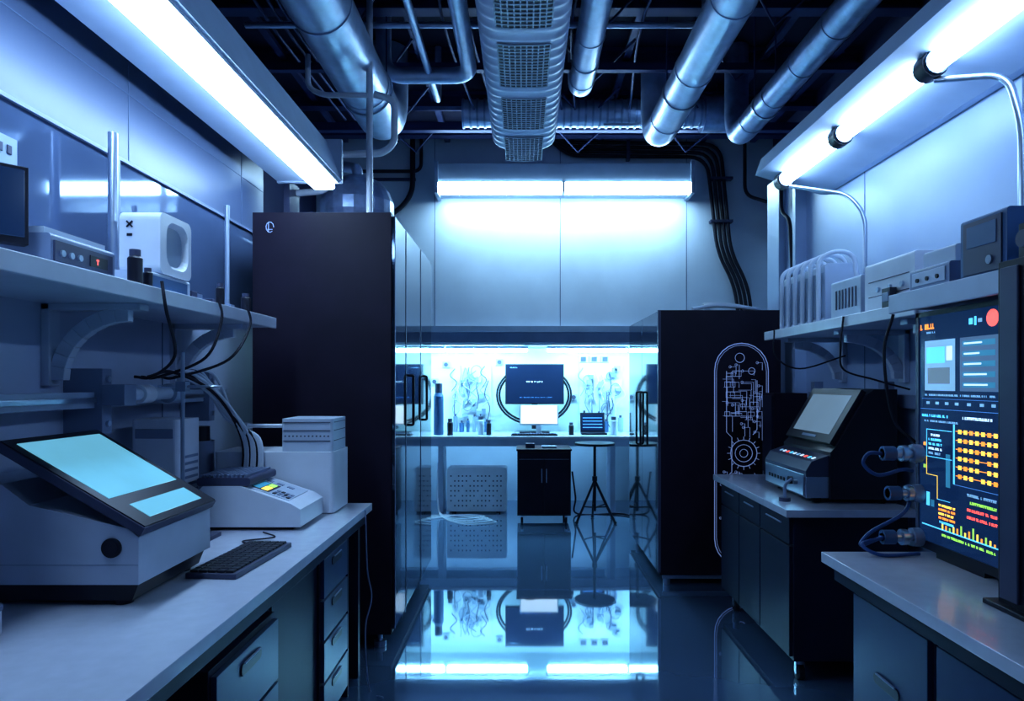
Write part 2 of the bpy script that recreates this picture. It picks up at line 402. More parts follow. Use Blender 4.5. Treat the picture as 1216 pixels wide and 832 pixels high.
# ---------------------------------------------------------------- right black cabinet with circuit graphic
b=B("black_equipment_cabinet")
X0,X1,Y0,Y1,ZT=1.03,1.94,5.15,6.56,2.08
b.box(X0,X1,Y0,Y1,.08,ZT,"cab_black")
for i in range(2):
    y0=Y0+.01+i*.70; b.box(X0-.016,X0,y0,y0+.69,.10,ZT-.01,"cab_gloss")
    b.tube([(X0-.016,y0+.6-.5*i,1.0),(X0-.045,y0+.6-.5*i,1.0),(X0-.045,y0+.6-.5*i,1.45),(X0-.016,y0+.6-.5*i,1.45)],.009,"black_plastic",fil=.02)
b.box(X0-.018,X0+.004,Y0-.006,Y0+.012,.10,ZT,"grey_dark")
for x in (X0+.06,X1-.08):
    for y in (Y0+.06,Y1-.08): b.cyl((x,y,0),(x,y,.08),.028,"steel")
b.box(X0+.02,X1,Y0+.01,Y0+.03,.05,.08,"steel")
gy=Y0-.003; gx0,gx1,gz0,gz1=1.44,1.845,.15,1.83; R=(gx1-gx0)/2; cxm=(gx0+gx1)/2
cap=[]
for i in range(13): t=math.pi*i/12; cap.append((cxm+R*math.cos(t),gy,gz1-R+R*math.sin(t)))
for i in range(13): t=math.pi+math.pi*i/12; cap.append((cxm+R*math.cos(t),gy,gz0+R+R*math.sin(t)))
b.tube(cap,.0035,"circuit_line",seg=5,closed=True)
b.tube([(cxm+(p[0]-cxm)*.93,gy,(p[2]-1.0)*.983+1.0) for p in cap],.002,"circuit_line",seg=4,closed=True)
def cir(cx,cz,r,t=.0025,n=20): b.tube([(cx+r*math.cos(2*math.pi*i/n),gy,cz+r*math.sin(2*math.pi*i/n)) for i in range(n)],t,"circuit_line",seg=4,closed=True)
cir(1.66,1.0,.10,.003); cir(1.66,1.0,.065); cir(1.66,1.0,.03)
for a in range(16): t=a*math.pi/8; b.tube([(1.66+.1*math.cos(t),gy,1.0+.1*math.sin(t)),(1.66+.125*math.cos(t),gy,1.0+.125*math.sin(t))],.0025,"circuit_line",seg=4)
cir(1.63,1.72,.035); cir(1.72,1.62,.025); cir(1.60,.62,.04); cir(1.70,.45,.05); cir(1.70,.45,.02); cir(1.64,.3,.03); cir(1.56,.78,.025)
for k in range(110):
    x=random.uniform(1.485,1.78); z=random.uniform(.30,1.70)
    if abs(z-1.0)<.14: continue
    L=random.uniform(.02,.10); x2=min(1.80,x+L); z2=max(.28,z-random.uniform(.02,.12))
    b.tube([(x,gy,z),(x2,gy,z),(x2,gy,z2)],.0019,"circuit_line",seg=4)
    if random.random()<.4: cir(x,z,.009,.0016,8)
for k in range(22):
    x=random.uniform(1.5,1.72); z=random.choice([1.2,1.28,1.35,1.42,1.5,1.58,1.66,.5,.7,.8,.38,.6])
    w_=random.uniform(.03,.08); h_=random.uniform(.02,.045)
    b.tube([(x,gy,z),(x+w_,gy,z),(x+w_,gy,z+h_),(x,gy,z+h_)],.0022,"circuit_line",seg=4,closed=True)
b.tube([(1.53,gy,1.62),(1.53,gy,1.16),(1.57,gy,1.12),(1.57,gy,.86),(1.53,gy,.82),(1.53,gy,.35)],.0028,"circuit_line",seg=4)
b.tube([(1.76,gy,1.55),(1.76,gy,1.18),(1.73,gy,1.14)],.0028,"circuit_line",seg=4); b.tube([(1.74,gy,.85),(1.77,gy,.8),(1.77,gy,.4)],.0028,"circuit_line",seg=4)
b.done()
b=B("coiled_hose")
for k in range(6): b.curve([(1.3+.05*k,5.25+.08*k,2.10+.012*(k%3)),(1.5,5.3+.07*k,2.13+.01*k),(1.75,5.28+.06*k,2.11+.01*k),(1.9,5.45+.05*k,2.10)],.014,"cable_white")
b.done()
b=B("small_black_cabinet"); b.box(1.74,1.97,4.74,4.94,.06,1.46,"cab_black"); b.box(1.725,1.74,4.75,4.93,.08,1.44,"bench_dark")
for x in(1.78,1.93):
    for y in (4.78,4.9): b.cyl((x,y,0),(x,y,.06),.02,"steel")
b.box(1.72,1.725,4.90,4.91,.7,.9,"steel"); b.done()

# ---------------------------------------------------------------- benches
b=B("laboratory_bench")
b.box(XL+.02,-.80,-1.5,3.6,.862,.90,"bench_top"); b.box(XL+.02,-.83,-1.5,3.58,.80,.862,"bench_dark")
b.box(XL+.02,-1.5,-1.5,3.58,.06,.80,"bench_dark"); b.box(-1.5,-.86,3.54,3.58,.0,.80,"bench_dark")
b.box(-1.5,-.86,3.33,3.35,0,.80,"bench_dark")
def drawers(b,x,sgn,y0,y1,z0,z1,n,depth=.55):
    xa,xb=sorted((x,x-sgn*depth)); b.box(xa,xb,y0,y1,z0,z1,"bench_dark")
    h=(z1-z0-.02)/n
    for i in range(n):
        a=z0+.012+i*h; x0,x1=sorted((x,x+sgn*.018))
        b.box(x0,x1,y0+.012,y1-.012,a,a+h-.012,"drawer_face")
        x2,x3=sorted((x+sgn*.018,x+sgn*.022)); ym=(y0+y1)/2
        b.rbox(x2,x3,ym-.08,ym+.08,a+h*.62,a+h*.62+.038,"black_plastic",r=.018,axis='X')
        x4,x5=sorted((x+sgn*.020,x+sgn*.027)); b.box(x4,x5,ym-.06,ym+.06,a+h*.62+.034,a+h*.62+.040,"grey_plastic")
drawers(b,-.87,1,2.90,3.31,.06,.80,4); drawers(b,-.87,1,1.88,2.38,.06,.74,3); drawers(b,-.87,1,.7,1.3,.06,.78,3)
b.box(-.9,-.88,2.38,2.90,.10,.80,"bench_dark")
for y in(.8,1.2,1.95,2.3,3.0,3.25): b.cyl((-.93,y,0),(-.93,y,.06),.02,"steel")
b.done(.003)
b=B("laboratory_bench")
b.box(1.12,XR-.02,-1.5,2.57,.862,.90,"bench_top"); b.box(1.16,XR-.02,-1.5,2.55,.80,.862,"bench_dark"); b.box(1.6,XR-.02,-1.5,2.55,.0,.80,"bench_dark")
drawers(b,1.22,-1,2.02,2.50,.06,.79,1); drawers(b,1.22,-1,1.45,2.0,.06,.79,2); drawers(b,1.22,-1,.7,1.4,.06,.79,3)
for y in(1.5,1.95,2.1,2.45,.8): b.cyl((1.28,y,0),(1.28,y,.06),.02,"steel")
b.done(.003)
b=B("mobile_lab_bench")
b.box(1.31,XR-.09,3.40,4.72,.862,.90,"bench_top"); b.box(1.37,XR-.1,3.46,4.68,.12,.862,"bench_dark")
for i,(a,c_) in enumerate(((3.475,3.90),(3.91,4.28),(4.29,4.67))):
    b.box(1.352,1.37,a,c_,.14,.70 ,"bench_dark"); b.box(1.352,1.37,a,c_,.71,.85,"bench_dark")
    b.box(1.345,1.352,a+.1,c_-.1,.80,.808,"grey_plastic")
for x in(1.43,1.9):
    for y in (3.54,4.6):
        b.cyl((x,y,.12),(x,y,.08),.02,"steel"); b.cyl((x-.015,y,.04),(x+.015,y,.04),.04,"rubber",16); b.cyl((x-.02,y,.04),(x+.02,y,.04),.015,"steel",10)
        b.box(x-.022,x-.018,y-.015,y+.015,.035,.09,"steel"); b.box(x+.018,x+.022,y-.015,y+.015,.035,.09,"steel")
b.done(.004)

# ---------------------------------------------------------------- shelves with brackets
def bracket(b,xw,sgn,L,y,zt,drop,m="shelf_white"):
    xa,xb=sorted((xw,xw+sgn*.03)); b.box(xa,xb,y-.03,y+.03,zt-drop,zt,m)
    xa,xb=sorted((xw,xw+sgn*L)); b.box(xa,xb,y-.03,y+.03,zt-.025,zt,m)
    n=8; out=[];inn=[]
    x0=xw+sgn*.02; 
    for i in range(n+1):
        t=i/n*math.pi/2
        out.append((x0+sgn*(L-.07)*(1-math.cos(t)),zt-drop+.02+(drop-.03)*math.sin(t)))
        inn.append((x0+sgn*((L-.07)*(1-math.cos(t))+.055*math.cos(t)+.0),zt-drop+.02+(drop-.03)*math.sin(t)-.055*math.sin(t)))
    for i in range(n):
        b.prism([out[i],out[i+1],inn[i+1],inn[i]],'Y',y-.018,y+.018,m)
b=B("instrument_shelf"); b.box(XL,-1.31,-1.5,3.60,1.825,1.873,"shelf_white"); b.box(-1.325,-1.305,-1.5,3.6,1.82,1.876,"white_plastic")
for y in (.3,1.4,2.5,3.4): bracket(b,XL,1,.36,y,1.825,.30)
b.done(.003)
b=B("instrument_shelf"); b.box(1.58,XR,2.75,4.47,1.815,1.86,"shelf_white"); b.box(1.575,1.595,2.75,4.47,1.81,1.864,"white_plastic")
for y in (3.0,3.65,4.35): bracket(b,XR,-1,.38,y,1.815,.28)
b.done(.003)
b=B("instrument_shelf"); b.box(1.41,XR,-1.5,2.62,1.815,1.865,"grey_plastic"); b.box(1.40,1.42,-1.5,2.62,1.80,1.87,"white_dim")
for y in (.2,1.2,2.45): bracket(b,XR,-1,.45,y,1.815,.3)
b.done(.003)
b=B("instrument_rail"); b.box(-1.69,-1.63,-1.0,3.75,1.44,1.50,"trim_grey"); b.box(-1.63,-1.622,-1,3.75,1.46,1.48,"steel")
for y in (.6,1.6,2.62,3.5):
    b.box(XL,-1.60,y-.03,y+.03,1.34,1.59,"grey_plastic"); b.cyl((-1.60,y,1.55),(-1.59,y,1.55),.012,"steel",8); b.cyl((-1.60,y,1.38),(-1.59,y,1.38),.012,"steel",8)
b.cyl((-1.54,2.60,1.49),(-1.54,3.05,1.49),.026,"white_dim"); b.cyl((-1.54,2.72,1.49),(-1.54,2.80,1.49),.038,"white_plastic"); b.cyl((-1.54,2.95,1.49),(-1.54,3.02,1.49),.042,"trim_grey")
b.box(-1.60,-1.51,2.58,2.66,1.45,1.53,"grey_plastic")
b.done(.003)
b=B("rod_clamp_stand"); b.box(-1.42,-1.26,2.68,2.84,.90,.915,"grey_dark"); b.cyl((-1.40,2.80,.915),(-1.40,2.80,1.66),.008,"steel"); b.box(-1.42,-1.38,2.78,2.82,1.50,1.54,"grey_plastic")
b.cyl((-1.50,2.80,1.52),(-1.30,2.80,1.52),.006,"steel"); b.tube([(-1.30,2.80,1.52),(-1.27,2.83,1.52),(-1.24,2.80,1.52),(-1.27,2.77,1.52)],.005,"steel",closed=True); b.done()

# ---------------------------------------------------------------- left bench instruments
b=B("touchscreen_analyzer")
ya,yb=1.93,2.37
b.prism([(-1.09,.965),(-1.09,1.10),(-1.12,1.125),(-1.40,1.19),(-1.48,1.25),(-1.66,1.25),(-1.70,1.22),(-1.70,.965)],'Y',ya,yb,"body_grey")
b.prism([(-1.12,.915),(-1.10,.965),(-1.70,.965),(-1.68,.915)],'Y',ya+.02,yb-.02,"black_plastic")
for x in(-1.16,-1.62):
    for y in (ya+.05,yb-.05): b.cyl((x,y,.90),(x,y,.92),.025,"rubber")
d=Vector((-1.49+1.075,0,1.37-1.125)); L=d.length; u=d/L; nrm=Vector((-u.z,0,u.x)); nrm=nrm if nrm.z>0 else -nrm
O=Vector((-1.08,ya-.01,1.105)); V=Vector((0,1,0)); W=yb-ya+.005
b.plate(O,u,V,nrm,0,L,0,W,.026,"grey_dark")
b.plate(O,u,V,nrm,.004,L-.004,.004,W-.004,.030,"black_plastic")
b.plate(O+nrm*.030,u,V,nrm,.145,L-.03,.035,W-.03,.002,"scr_cyan")
b.plate(O+nrm*.030,u,V,nrm,.03,.10,.07,W-.06,.002,"scr_cyan")
b.plate(O,u,V,nrm,.05,L*.6,.06,W-.06,-.03,"black_plastic")
b.cyl((-1.165,ya-.006,1.07),(-1.165,ya,1.07),.028,"black_plastic",24); b.cyl((-1.165,ya-.008,1.07),(-1.165,ya-.002,1.07),.020,"rubber",24)
b.box(-1.7,-1.09,ya-.001,ya,1.02,1.022,"grey_plastic")
b.done(.004)
b=B("keyboard"); M=Matrix.Translation((-1.0,2.43,.90))@Matrix.Rotation(math.radians(-4),4,'Z')
def bM(x0,x1,y0,y1,z0,z1,m): b.box(x0,x1,y0,y1,z0,z1,m,M)
bM(-.085,.085,-.22,.22,.0,.018,"grey_dark")
for i in range(5):
    for j in range(14): bM(-.075+i*.030,-.049+i*.030,-.21+j*.030,-.184+j*.030,.018,.026,"black_plastic")
b.done(.002)
b=B("computer_mouse_cable"); b.curve([(-1.05,2.66,.905),(-1.12,2.72,.905),(-1.02,2.79,.905),(-1.1,2.88,.905)],.003,"rubber"); b.done()
b=B("laboratory_balance")
b.prism([(-1.41,.915),(-1.41,1.06),(-1.38,1.09),(-1.22,1.09),(-1.0,1.015),(-.96,.99),(-.96,.915)],'Y',2.93,3.26,"white_plastic")
b.box(-1.38,-1.0,2.96,3.24,.90,.915,"rubber")
u=Vector((.22,0,-.075)).normalized(); n_=Vector((.075,0,.22)).normalized(); O=Vector((-1.22,2.93,1.09))
b.plate(O,u,(0,1,0),n_,.02,.21,.03,.30,.003,"white_dim")
b.plate(O+n_*.003,u,(0,1,0),n_,.03,.11,.05,.20,.002,"black_plastic")
b.plate(O+n_*.005,u,(0,1,0),n_,.035,.065,.06,.19,.001,"e_teal"); b.plate(O+n_*.005,u,(0,1,0),n_,.07,.10,.06,.13,.001,"e_yellow")
b.plate(O+n_*.005,u,(0,1,0),n_,.07,.10,.14,.19,.001,"e_green")
for i in range(4):
    for j in range(3): b.plate(O+n_*.003,u,(0,1,0),n_,.125+i*.021,.140+i*.021,.05+j*.03,.07+j*.03,.003,"grey_plastic" if (i+j)%3 else "black_plastic")
for i in range(3): b.plate(O+n_*.003,u,(0,1,0),n_,.03+i*.05,.06+i*.05,.225,.25,.003,"grey_plastic")
b.rbox(-1.41,-1.18,2.94,3.25,1.09,1.125,"grey_dark",r=.012)
for i in range(11): b.box(-1.40+i*.019,-1.392+i*.019,2.95,3.24,1.125,1.137,"grey_plastic")
b.done(.003)
b=B("instrument_enclosure"); b.rbox(-1.50,-.92,3.30,3.58,.905,1.20,"white_plastic",r=.02,axis='Z'); b.box(-1.48,-.94,3.32,3.56,.9,.905,"rubber")
b.box(-1.45,-1.0,3.297,3.30,.96,.965,"grey_plastic")
b.done(.006)
b=B("drawer_organizer"); b.rbox(-1.18,-.93,3.32,3.57,1.20,1.36,"white_dim",r=.015,axis='Z')
for z in(1.25,1.30,1.34): b.box(-1.17,-.94,3.314,3.32,z,z+.004,"grey_dark"); b.box(-.93,-.926,3.34,3.55,z,z+.004,"grey_dark")
for i in range(12): b.cyl((-1.16+i*.019,3.314,1.275),(-1.16+i*.019,3.32,1.275),.004,"grey_dark",6)
b.tube([(-1.18,3.4,1.32),(-1.38,3.4,1.32)],.010,"white_plastic"); b.box(-1.40,-1.37,3.38,3.42,1.20,1.335,"white_plastic")
b.done(.003)
b=B("power_supply_unit"); b.rbox(-1.66,-1.46,2.88,3.08,.905,1.38,"white_plastic",r=.02,axis='Z'); b.box(-1.64,-1.48,2.9,3.06,.90,.905,"rubber")
for i in range(8): b.box(-1.459,-1.456,2.91,3.05,1.0+i*.03,1.012+i*.03,"grey_plastic")
b.box(-1.64,-1.48,2.876,2.88,1.30,1.34,"grey_plastic"); b.cyl((-1.60,2.87,1.2),(-1.60,2.88,1.2),.012,"grey_plastic",12); b.done(.004)
b=B("glass_reagent_jar"); b.cyl((-1.60,3.36,.90),(-1.60,3.36,1.25),.07,"grey_plastic"); b.cyl((-1.60,3.36,1.25),(-1.60,3.36,1.32),.05,"black_plastic"); b.done()
b=B("cable_harness")
for k in range(12):
    a=random.uniform(-.03,.03)
    b.curve([(-1.57,2.85+.02*k,1.56),(-1.50+a,2.95+.025*k,1.58),(-1.40+a,3.13+.012*k,1.48-.012*k),(-1.35+.008*k,3.275,1.25),(-1.37+.008*k,3.28,1.0),(-1.38,3.28,.93)],.007,"cable_white" if k%4 else "rubber")
for (y0,y1) in ((2.45,2.75),(2.9,2.8),(3.2,2.95)):
    b.curve([(-1.30,y0,1.90),(-1.285,y0,1.80),(-1.33,(y0+y1)/2,1.64),(-1.5,y1,1.56),(-1.57,y1,1.56)],.006,"rubber")
b.done()
b=B("pipette_rack"); b.box(-1.70,-1.45,2.45,2.66,.90,.93,"grey_plastic"); b.box(-1.70,-1.45,2.47,2.64,1.06,1.075,"grey_plastic")
for x in(-1.70,-1.47): b.box(x,x+.02,2.47,2.49,.93,1.06,"grey_plastic"); b.box(x,x+.02,2.62,2.64,.93,1.06,"grey_plastic")
for i in range(4):
    for j in range(3):
        x=-1.65+i*.05;y=2.50+j*.055; b.cyl((x,y,.93),(x,y,1.13+.02*((i+j)%3)),.012,"white_plastic",10); b.cyl((x,y,1.13),(x,y,1.19),.016,["grey_dark","blue_box","white_dim"][(i+j)%3],10)
b.done()
b=B("specimen_cup"); b.cyl((-1.36,1.72,.9),(-1.36,1.72,.96),.035,"white_plastic"); b.cyl((-1.36,1.72,.96),(-1.36,1.72,.97),.038,"grey_plastic"); b.done()

# left shelf objects
Z=1.876
b=B("flat_monitor"); M=Matrix.Translation((-1.54,1.80,0))@Matrix.Rotation(math.radians(50),4,'Z')
b.box(-.19,.19,-.02,.02,Z+.05,Z+.27,"black_plastic",M); b.box(-.18,.18,-.024,-.02,Z+.07,Z+.26,"scr_dark",M); b.box(-.03,.03,0,.03,Z,Z+.08,"black_plastic",M); b.box(-.10,.10,-.06,.06,Z,Z+.012,"black_plastic",M); b.done(.003)
b=B("temperature_controller"); b.rbox(-1.66,-1.38,1.99,2.30,Z+.008,Z+.10,"grey_plastic",r=.012); b.box(-1.64,-1.40,2,2.28,Z,Z+.008,"rubber")
b.box(-1.38,-1.374,2.0,2.28,Z+.02,Z+.08,"grey_dark"); b.box(-1.374,-1.372,2.16,2.25,Z+.03,Z+.065,"black_plastic")
b.text((-1.372,0,0),(0,1,0),(0,0,1),(1,0,0),2.19,2.235,Z+.038,.018,"e_red",t=.001)
for y in(2.03,2.07,2.11): b.cyl((-1.374,y,Z+.045),(-1.368,y,Z+.045),.010,"steel",12)
b.box(-1.65,-1.40,1.99,2.28,Z+.10,Z+.118,"white_dim"); b.done(.002)
# white reader: block with a recessed rounded-rectangle chamber on its aisle side and a cross mark on its near face
b=B("centrifuge_reader")
b.rbox(-1.55,-1.38,2.50,2.82,Z,Z+.075,"white_dim",r=.01); b.box(-1.38,-1.376,2.53,2.79,Z+.015,Z+.06,"blue_box")
b.rbox(-1.53,-1.40,2.58,2.82,Z+.075,Z+.31,"white_plastic",r=.03,axis='X',seg=6)
def rr(y0,y1,z0,z1,r,seg=5):
    p=[]
    for (cx,cy,st) in [(y1-r,z1-r,0),(y0+r,z1-r,90),(y0+r,z0+r,180),(y1-r,z0+r,270)]:
        for i in range(seg+1):
            t=math.radians(st+90*i/seg); p.append((cx+r*math.cos(t),cy+r*math.sin(t)))
    return p
o_=rr(2.58,2.82,Z+.075,Z+.31,.03); i_=rr(2.625,2.795,Z+.105,Z+.285,.055); k_=rr(2.645,2.785,Z+.12,Z+.27,.05); N_=len(o_)
ring_v=[(-1.40,p[0],p[1]) for p in o_]+[(-1.375,p[0],p[1]) for p in o_]+[(-1.375,p[0],p[1]) for p in i_]+[(-1.40,p[0],p[1]) for p in k_]
fs=[]
for q in range(3):
    for i in range(N_):
        j=(i+1)%N_; fs.append((q*N_+i,q*N_+j,(q+1)*N_+j,(q+1)*N_+i))
b.add(ring_v,fs,"white_plastic"); b.add([(-1.398,p[0],p[1]) for p in k_],[tuple(range(N_))],"trim_grey")
O=(0,2.578,0)
for (a,c_) in ((1,1),(1,-1)):
    u=Vector((a,0,c_)).normalized(); v=Vector((-c_,0,a)).normalized(); b.plate((-1.49,2.578,Z+.26),u,v,(0,-1,0),-.016,.016,-.003,.003,.002,"black_plastic")
b.plate(O,(1,0,0),(0,0,1),(0,-1,0),-1.50,-1.48,Z+.215,Z+.225,.002,"black_plastic")
b.done()
def bottle(name,x,y,z,r,h,m="black_plastic"):
    b=B(name); b.cyl((x,y,z),(x,y,z+h*.75),r,m); b.cyl((x,y,z+h*.75),(x,y,z+h*.82),r,m,r1=r*.7); b.cyl((x,y,z+h*.82),(x,y,z+h),r*.75,"grey_dark" if m!="grey_dark" else "black_plastic"); b.done()
bottle("sample_bottle",-1.345,2.36,Z,.024,.12)
bottle("sample_bottle",-1.345,2.44,Z,.016,.07); bottle("sample_bottle",-1.345,3.02,Z,.018,.10); bottle("sample_bottle",-1.345,3.3,Z,.022,.09); bottle("sample_bottle",-1.66,3.15,Z,.02,.08)
b=B("cable_adapters")
for k in range(7):
    x=-1.40-random.random()*.10; y=2.88+k*.07; h=random.uniform(.02,.055); b.box(x-.03,x+.015,y-.025,y+.025,Z,Z+h,random.choice(["black_plastic","grey_dark","grey_plastic"]))
    b.curve([(x-.04,y+.0,Z+.012),(x-.06,y+.03,Z+.03),(x-.10,y+.04,Z+.01)],.004,"rubber")
b.done(.002)
b=B("support_pole"); b.cyl((-1.62,2.69,Z),(-1.62,2.69,2.52),.018,"steel"); b.cyl((-1.62,2.69,Z),(-1.62,2.69,Z+.03),.030,"steel"); b.done()
b=B("support_pole"); b.cyl((-1.50,3.45,Z),(-1.50,3.45,2.43),.012,"steel"); b.cyl((-1.50,3.45,Z),(-1.50,3.45,Z+.03),.03,"black_plastic"); b.done()
b=B("power_socket"); b.box(-1.733,-1.722,2.2,2.32,2.20,2.36,"trim_grey"); b.box(-1.722,-1.717,2.23,2.25,2.3,2.33,"grey_dark"); b.box(-1.722,-1.717,2.27,2.29,2.3,2.33,"grey_dark"); b.done(.002)

# ---------------------------------------------------------------- right side objects
b=B("display_screen_panel")
xs=1.50; y0,y1,z0,z1=2.10,2.60,.92,1.80
b.box(xs,xs+.06,y0,y1,z0,z1,"black_plastic"); b.box(xs+.06,xs+.14,y0+.1,y1-.1,z0+.15,z1-.15,"grey_dark")
b.box(xs-.006,xs,y0,y0+.018,z0,z1,"black_plastic"); b.box(xs-.006,xs,y1-.018,y1,z0,z1,"grey_dark"); b.box(xs-.006,xs,y0,y1,z1-.018,z1,"black_plastic"); b.box(xs-.006,xs,y0,y1,z0,z0+.03,"black_plastic")
b.box(xs-.002,xs,y0+.018,y1-.018,z0+.03,z1-.018,"scr_dark")
b.box(xs+.0,xs+.2,y0+.12,y1-.12,.90,z0,"black_plastic")
O=Vector((xs-.002,y1-.018,z0+.03)); U=Vector((0,-1,0)); V=Vector((0,0,1)); N=Vector((-1,0,0)); Wd=.464; Hd=.832
def pl(u0,u1,v0,v1,m,t=.0015): b.plate(O,U,V,N,u0*Wd,u1*Wd,(1-v1)*Hd,(1-v0)*Hd,t,m)
def tx(u0,u1,v,h,m): b.text(O,U,V,N,u0*Wd,u1*Wd,(1-v-h)*Hd,h*Hd,m,t=.0018)
tx(.02,.24,.035,.024,"e_orange"); tx(.10,.22,.07,.008,"e_pale")
b.cyl((xs-.004,y1-.018-.87*Wd,z1-.018-.045*Hd),(xs-.002,y1-.018-.87*Wd,z1-.018-.045*Hd),.028,"e_red",20); tx(.83,.92,.037,.010,"e_white")
pl(.62,.66,.035,.06,"e_cyan"); pl(.68,.70,.03,.065,"e_cyan"); pl(.72,.76,.04,.055,"e_pale")
pl(.08,.46,.11,.33,"e_pale"); pl(.10,.34,.14,.21,"e_cyan",.0019); pl(.12,.40,.23,.30,"scr_grey",.0022); pl(.36,.43,.14,.20,"e_white",.002)
pl(.52,.94,.11,.33,"e_slate")
for i in range(5): pl(.55,.90,.125+i*.042,.147+i*.042,"e_teal",.0022); pl(.57,.57+random.uniform(.15,.3),.132+i*.042,.139+i*.042,"e_white",.003)
tx(.08,.9,.345,.008,"e_pale"); pl(.04,.96,.365,.3665,"e_blue")
for i,u0 in enumerate((.10,.22,.34,.46,.60,.74,.86)): pl(u0,u0+.04,.378,.390,"e_pale")
pl(.02,.98,.41,.412,"e_blue"); tx(.04,.4,.435,.011,"e_cyan"); tx(.55,.9,.435,.011,"e_white"); tx(.06,.5,.46,.008,"e_pale")
for r in range(6):
    v=.49+r*.037; pl(.47,.95,v+.006,v+.009,"e_orange")
    for k in range(7):
        if random.random()<.9: pl(.50+k*.064,.50+k*.064+.034,v,v+.017,["e_yellow","e_yellow","e_orange"][(r+k)%3],.002)
pl(.44,.455,.47,.72,"e_cyan"); pl(.35,.40,.60,.74,"e_teal"); pl(.10,.42,.50,.503,"e_cyan"); pl(.10,.104,.50,.62,"e_cyan"); pl(.10,.42,.62,.623,"e_cyan"); pl(.455,.95,.72,.722,"e_blue")
for r in range(5): tx(.13,.30,.52+r*.02,.010,random.choice(["e_cyan","e_pale","e_white"]))
pl(.06,.09,.56,.575,"e_orange"); pl(.06,.09,.66,.675,"e_green"); pl(.10,.102,.62,.70,"e_yellow"); pl(.10,.24,.70,.702,"e_yellow"); pl(.24,.242,.70,.80,"e_yellow"); pl(.24,.40,.80,.802,"e_cyan")
for r in range(4): tx(.60,.92,.745+r*.030,.011,["e_pale","e_green","e_red","e_red"][r])
for r in range(5): tx(.26,.46,.82+r*.018,.009,random.choice(["e_yellow","e_cyan","e_green","e_orange"]))
pl(.10,.14,.78,.84,"e_cyan"); pl(.16,.20,.81,.84,"e_teal"); pl(.04,.97,.925,.93,"e_cyan")
for k in range(14): h=random.uniform(.01,.05); pl(.30+k*.045,.315+k*.045,.925-h,.925,["e_yellow","e_orange","e_green"][k%3])
tx(.30,.9,.945,.010,"e_green")
b.done()
b=B("equipment_post"); b.box(1.355,1.397,1.84,1.95,.90,1.88,"black_plastic"); b.box(1.345,1.355,1.86,1.93,.93,1.86,"grey_dark"); b.box(1.33,1.40,1.80,1.98,.90,.915,"black_plastic"); b.done(.003)
b=B("cable_connectors")
for z,x in ((1.27,1.35),(1.12,1.37),(.955,1.35)):
    b.cyl((x,2.57,z),(1.495,2.57,z),.018,"steel"); b.cyl((x,2.57,z),(x+.045,2.57,z),.027,"blue_box"); b.cyl((x+.07,2.57,z),(x+.09,2.57,z),.030,"steel"); b.cyl((1.46,2.57,z),(1.494,2.57,z),.034,"grey_plastic")
b.curve([(1.35,2.57,1.27),(1.30,2.57,1.27),(1.28,2.57,1.23),(1.33,2.56,1.19),(1.42,2.56,1.21),(1.48,2.60,1.2)],.007,"cable_blue")
b.curve([(1.48,2.60,1.12),(1.42,2.55,1.05),(1.30,2.55,.98),(1.26,2.55,.93),(1.35,2.57,.955)],.007,"cable_blue")
b.curve([(1.35,2.56,.955),(1.25,2.52,.94),(1.30,2.48,.91),(1.45,2.5,.91)],.007,"cable_blue")
b.done()
b=B("benchtop_analyzer")
b.prism([(1.60,.925),(1.60,1.17),(1.63,1.20),(1.79,1.47),(1.83,1.50),(1.95,1.50),(1.95,.925)],'Y',3.56,4.20,"black_plastic")
b.prism([(1.48,.93),(1.48,1.07),(1.51,1.12),(1.62,1.16),(1.62,.93)],'Y',3.58,4.18,"grey_dark")
b.box(1.474,1.48,3.60,4.16,.94,1.05,"steel")
for x in(1.56,1.9):
    for y in(3.64,4.12): b.cyl((x,y,.90),(x,y,.93),.025,"rubber")
b.box(1.48,1.60,3.576,3.58,.93,1.04,"steel")
u=Vector((.11,0,.04)).normalized(); n_=Vector((-.04,0,.11)).normalized(); O=Vector((1.51,3.58,1.12))
for k in range(10): b.plate(O,u,(0,1,0),n_,.025,.045,.04+k*.05,.06+k*.05,.004,["e_white","e_cyan","e_red","e_white","e_pale"][k%5])
b.cyl((1.455,3.75,1.0),(1.48,3.75,1.0),.022,"black_plastic"); b.cyl((1.455,3.68,1.0),(1.48,3.68,1.0),.012,"screw")
for k in range(6): b.box(1.47,1.474,3.85+k*.045,3.87+k*.045,.98,1.0,"black_plastic")
u=Vector((.16,0,.27)).normalized(); n_=Vector((-.27,0,.16)).normalized(); O=Vector((1.63,3.58,1.20))
b.plate(O,u,(0,1,0),n_,.0,.33,.0,.60,.03,"black_plastic"); b.plate(O+n_*.03,u,(0,1,0),n_,.05,.29,.06,.54,.003,"scr_grey"); b.plate(O+n_*.03,u,(0,1,0),n_,.02,.035,.2,.38,.003,"grey_plastic")
b.done(.004)
b=B("hand_tool_stand"); b.cyl((1.40,3.66,.90),(1.40,3.66,.92),.03,"grey_dark"); b.tube([(1.40,3.66,.92),(1.40,3.66,.99),(1.44,3.66,1.02)],.008,"grey_plastic",fil=.02); b.done()

